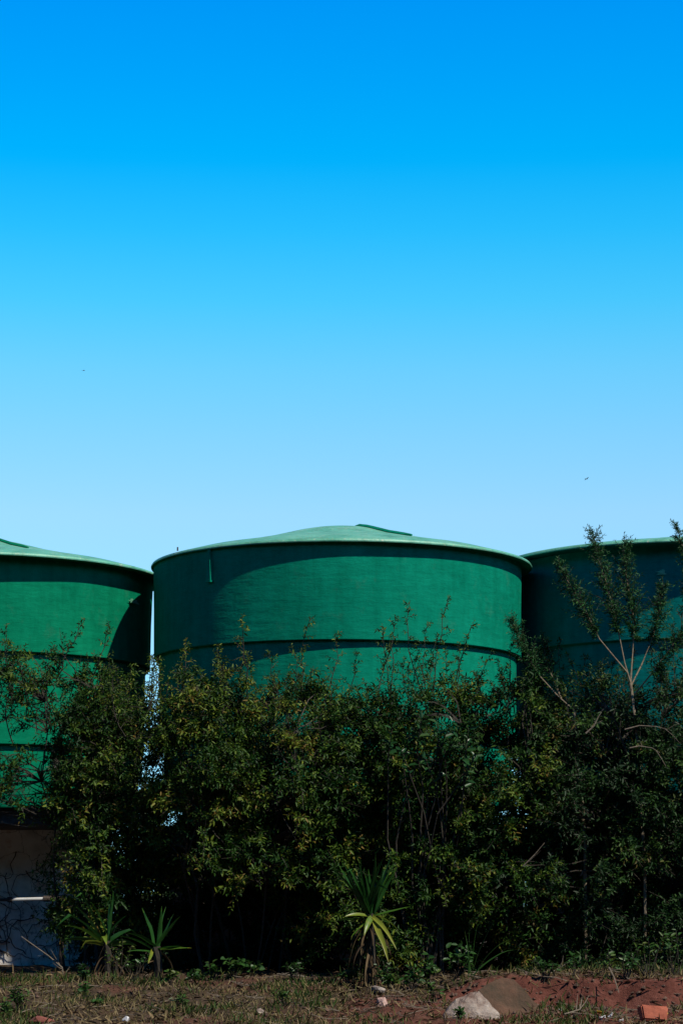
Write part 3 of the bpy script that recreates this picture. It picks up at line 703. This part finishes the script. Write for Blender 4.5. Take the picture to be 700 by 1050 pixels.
wedge_rock('large pale weathered rock half buried on the verge below the muddy slab', 481, 1034, 14.35, [(-.20, -.06, .08), (-.16, .03, .06), (-.08, .12, .03), (.0, .155, .045), (.05, .15, .05), (.12, .09, .05), (.175, .045, .07), (.19, -.06, .08), (-.06, -.06, .15), (.06, -.06, .15), (-.07, .03, .13), (.06, .06, .12)], M['rock'], 4)
stone('rock', 'small pinkish rock on red soil below the spiky trunk plant', 'rock', 392, 1026, 14.7, (.055, .05, .06), M['rock_pink'], 5, 2, .3, 8)
stone('rock', 'small dull stone at the foot of the spiky trunk plant', 'rock', 388, 1014, 15.4, (.05, .045, .045), M['rock'], 8, 2)
stone('pebble', 'small white pebble on the verge in the lower left', 'pebble', 129, 1041, 14.1, (.034, .03, .03), M['paper'], 11, 2)
stone('pebble', 'pale pebble lying on dry grass in front of the hollow', 'pebble', 268, 1027, 14.6, (.05, .04, .03), M['rock'], 12, 2)
stone('rock', 'flat dull red stone at the bottom frame edge near the left corner', 'rock', 42, 1050, 13.9, (.085, .07, .045), M['red_stone'], 14, 2)
sl_ = MB(); c = at(520, 1030, 14.75)
P = [(-.26, 0, -.12), (-.22, .02, .06), (-.02, .10, .16), (.05, .10, .15), (.30, -.02, -.14), (.1, -.05, -.16)]
top = [Vector(p) for p in P]; bot_ = [v+Vector((.02, .10, -.035)) for v in top]
bm = bmesh.new(); tv = [bm.verts.new(v) for v in top]; bv = [bm.verts.new(v) for v in bot_]
bm.faces.new(tv); bm.faces.new(bv[::-1])
for i in range(6): bm.faces.new((tv[i], bv[i], bv[(i+1) % 6], tv[(i+1) % 6]))
bmesh.ops.triangulate(bm, faces=bm.faces); bmesh.ops.subdivide_edges(bm, edges=bm.edges, cuts=4, use_grid_fill=True)
bmesh.ops.recalc_face_normals(bm, faces=bm.faces)
for v in bm.verts: v.co += Vector((noise.noise(v.co*9), noise.noise(v.co*9+Vector((5, 0, 0))), noise.noise(v.co*9+Vector((0, 7, 0)))))*.012
me = bpy.data.meshes.new('broken_slab'); bm.to_mesh(me); bm.free(); o = link('broken_slab', me, M['slab']); o.location = c
tag(o, 'broken brown slab caked in mud, leaning on the bank behind the pale rock', 'slab')
def chunk(name, label, cat, px, py, Y, size, m, rot):
    c = at(px, py, Y); bm = bmesh.new(); bmesh.ops.create_cube(bm, size=1)
    for v in bm.verts: v.co = Vector((v.co.x*size[0]*(1.12 if v.co.z > 0 else .92), v.co.y*size[1], v.co.z*size[2]))
    bmesh.ops.bevel(bm, geom=bm.edges[:], offset=min(size)*.1, segments=2, affect='EDGES')
    bmesh.ops.subdivide_edges(bm, edges=bm.edges, cuts=2, use_grid_fill=True)
    for v in bm.verts: v.co += Vector((noise.noise(v.co*22), noise.noise(v.co*22+Vector((3, 0, 0))), noise.noise(v.co*22+Vector((0, 9, 0)))))*min(size)*.06
    me = bpy.data.meshes.new(name); bm.to_mesh(me); bm.free(); o = link(name, me, m); o.location = (c.x, Y, ground_z(c.x, Y)+size[2]*.42); o.rotation_euler = rot
    return tag(o, label, cat)
chunk('brick', 'broken orange brick lying on the verge below the red bank', 'brick', 669, 1041, 14.2, (.15, .09, .085), M['brick'], (R(-12), R(4), R(8)))
def scrap(label, px, py, Y, s, m='paper', cat='litter', name='paper_scrap'):
    c = at(px, py, Y); bm = bmesh.new(); bmesh.ops.create_grid(bm, x_segments=5, y_segments=5, size=s)
    sd = rng.uniform(0, 90)
    for v in bm.verts:
        k = v.co.copy(); v.co.z = s*.9*noise.noise(k/s*1.1+Vector((sd, 0, 0))); v.co.x *= 1+.4*noise.noise(Vector((k.y/s, sd, 0))); v.co.y *= .7
    r = bmesh.ops.extrude_face_region(bm, geom=bm.faces[:])
    for v in [g for g in r['geom'] if isinstance(g, bmesh.types.BMVert)]: v.co.z += .0015
    bmesh.ops.recalc_face_normals(bm, faces=bm.faces)
    me = bpy.data.meshes.new(name); bm.to_mesh(me); bm.free(); o = link(name, me, M[m], None, True)
    o.location = (c.x, Y, ground_z(c.x, Y)+s*.5+.01); o.rotation_euler = (R(35), R(rng.uniform(-25, 25)), rng.uniform(0, 6)); tag(o, label, cat)
scrap('crumpled white scrap nearest the yellow fallen leaf', 625, 1034, 14.4, .020)
scrap('white scrap lying left of the orange brick', 636, 1037, 14.3, .014)
scrap('two toned white scrap at the bottom frame edge left of the brick', 617, 1043, 14.15, .018)
scrap('tiny white scrap stuck on the red bank', 574, 1022, 14.8, .011)
scrap('bluish white scrap beside the right end of the muddy slab', 546, 1017, 15.0, .018)
M['yellow'] = plain('yellow_leaf', (.5, .3, .02), (.65, .42, .03), 30, .6, .2, .003)
scrap('yellow fallen leaf lying beside white scraps', 614, 1033, 14.4, .018, 'yellow', 'fallen leaf', 'fallen_leaf')
scrap('yellow fallen leaf lying against the orange brick', 682, 1037, 14.3, .018, 'yellow', 'fallen leaf', 'fallen_leaf')

# ------------------------------------------------------------------ ground cover (uncountable)
def blades(name, n, xr, yr, hmin, hmax, w, tint, dens, lay=.5):
    V = np.zeros((0, 3)); LV = Leaves(); k = 0; tries = 0; P = []
    while k < n and tries < n*30:
        tries += 1; x = rng.uniform(*xr); y = yr[0]+(yr[1]-yr[0])*rng.uniform()
        if rng.uniform() > dens(x, y): continue
        P.append((x, y, ground_z(x, y)-.004)); k += 1
    P = np.array(P); m = len(P)
    D = rnd_dir(m)*lay+np.array([0, 0, 1.]); L = rng.uniform(hmin, hmax, m)
    LV.add(P, D, rnd_dir(m), L, np.full(m, w)*rng.uniform(.6, 1.4, m), np.clip(tint+rng.normal(size=m)*.2, 0, 1))
    return LV
nf = lambda x, y, s, o: noise.noise(Vector((x*s+o, y*s, o)))
LV = blades('dry_grass', 9000, (-2.9, 2.9), (13.2, 16.1), .02, .075, .005, .85, lambda x, y: max(.0, (.55+.9*nf(x, y, 1.6, 3))*(1-.75*sm(.2, 1.1, x)*sm(14.35, 14.7, y)*sm(-15.15, -15.0, -y))*(1-.35*sm(-.2, .4, x))), 1.3)
tag(LV.build('dry_grass', M['grass']), 'matted dry straw coloured grass on the verge', 'grass', kind='stuff')
LV = blades('green_grass', 5000, (-2.9, 2.9), (13.2, 16.3), .03, .09, .006, .3, lambda x, y: max(0, -.02+1.5*nf(x, y, 1.9, 8)+.5*sm(15.7, 16.2, y)), .7)
tag(LV.build('green_grass', M['grass']), 'sparse green grass sprouting through the litter', 'grass', kind='stuff')
LV = Leaves(); P = []
for _ in range(11000):
    x, y = rng.uniform(-2.9, 2.9), rng.uniform(13.2, 17.2)
    if nf(x, y, 1.2, 20)+rng.normal()*.3 < (-.15 if y > 14.9 or x < 0 else .1): continue
    P.append((x, y, ground_z(x, y)+.006))
P = np.array(P); m = len(P); D = rnd_dir(m); D[:, 2] *= .35
LV.add(P, D, np.array([0, 0, 1.])+rng.normal(size=(m, 3))*.4, rng.uniform(.025, .075, m), rng.uniform(.008, .024, m), rng.uniform(0, 1, m)**1.3)
tag(LV.build('leaf_litter', M['dry_leaf']), 'dead brown leaves scattered over the soil', 'leaf litter', kind='stuff')
q = MB()
for _ in range(3000):
    x, y = (rng.uniform(-2.9, 2.9), rng.uniform(13.2, 16.2)) if _ % 2 else (rng.uniform(.2, 2.9), rng.uniform(14.5, 15.1)); s = min(.017, rng.gamma(2, .0038)+.002)
    z = ground_z(x, y); vs = [Vector((x, y, z+s*.2))+Vector(tuple(rnd_dir()[0]))*s*rng.uniform(.7, 1.2) for _ in range(0)]
    o_ = [Vector(d)*s for d in ((1, 0, 0), (-1, 0, 0), (0, 1, 0), (0, -1, 0), (0, 0, .8), (0, 0, -.8))]
    vs = [Vector((x, y, z+s*.3))+d*rng.uniform(.7, 1.3)+Vector(tuple(rng.normal(size=3)*s*.2)) for d in o_]
    q.add(vs, [(0, 2, 4), (2, 1, 4), (1, 3, 4), (3, 0, 4), (2, 0, 5), (1, 2, 5), (3, 1, 5), (0, 3, 5)])
tag(q.build('soil_clods', M['clod']), 'crumbled red soil clods on the verge', 'soil', kind='stuff')
q = MB()
for _ in range(800):
    x, y = rng.uniform(-2.9, 2.9), rng.uniform(13.3, 16.6); a = rng.uniform(0, 2*PI); ln = rng.uniform(.04, .2); z = ground_z(x, y)+.008
    d = Vector((math.cos(a), math.sin(a)*.7, rng.uniform(-.05, .25)))*ln
    p = Vector((x, y, z)); q.tube([p, p+d*.5+Vector(tuple(rnd_dir()[0]*.01)), p+d], [.0028, .0024, .0014], 3, cap=False)
tag(q.build('twig_litter', M['dry_wood']), 'small broken twigs strewn on the verge', 'twig litter', kind='stuff')

# ------------------------------------------------------------------ birds far off
def bird(label, px, py, Y, yaw, span, bank):
    bm = bmesh.new(); c = at(px, py, Y)
    L = span*.55; vs = []
    ring = [(-.5, .004), (-.38, .05), (-.1, .085), (.2, .075), (.36, .05), (.44, .052), (.5, .02), (.56, .004)]
    for xx, r in ring: vs.append([bm.verts.new((xx*L, r*L*math.cos(2*PI*j/8), r*L*math.sin(2*PI*j/8))) for j in range(8)])
    for i in range(len(vs)-1):
        for j in range(8): bm.faces.new((vs[i][j], vs[i][(j+1) % 8], vs[i+1][(j+1) % 8], vs[i+1][j]))
    for s in (1, -1):
        W_ = [(.22, .06, .03), (.26, .25, .10), (.1, .5, .05), (-.02, .5, .045), (-.05, .25, .085), (-.12, .06, .03)]
        up = [bm.verts.new((a*span*.6, s*b*span, cz*span)) for a, b, cz in W_]; dn = [bm.verts.new((a*span*.6, s*b*span, cz*span-.012*span)) for a, b, cz in W_]
        bm.faces.new(up); bm.faces.new(dn[::-1])
        for i in range(6): bm.faces.new((up[i], dn[i], dn[(i+1) % 6], up[(i+1) % 6]))
    tl = [bm.verts.new(p) for p in ((-.4*L, .03*L, 0), (-.75*L, .12*L, 0), (-.75*L, -.12*L, 0), (-.4*L, -.03*L, 0))]; tl2 = [bm.verts.new(v.co-Vector((0, 0, .02*L))) for v in tl]
    bm.faces.new(tl); bm.faces.new(tl2[::-1])
    for i in range(4): bm.faces.new((tl[i], tl2[i], tl2[(i+1) % 4], tl[(i+1) % 4]))
    bmesh.ops.recalc_face_normals(bm, faces=bm.faces)
    me = bpy.data.meshes.new('bird'); bm.to_mesh(me); bm.free(); o = link('bird', me, M['bird']); o.location = c; o.rotation_euler = (bank, 0, yaw)
    tag(o, label, 'bird', 'birds far off in the sky')
bird('tiny dark bird far off in the left of the sky', 86, 380, 190, R(10), .42, R(5))
bird('tiny bird flying low in the sky above the teal tank', 601, 491, 190, R(40), .5, R(-20))
print('leaves built')
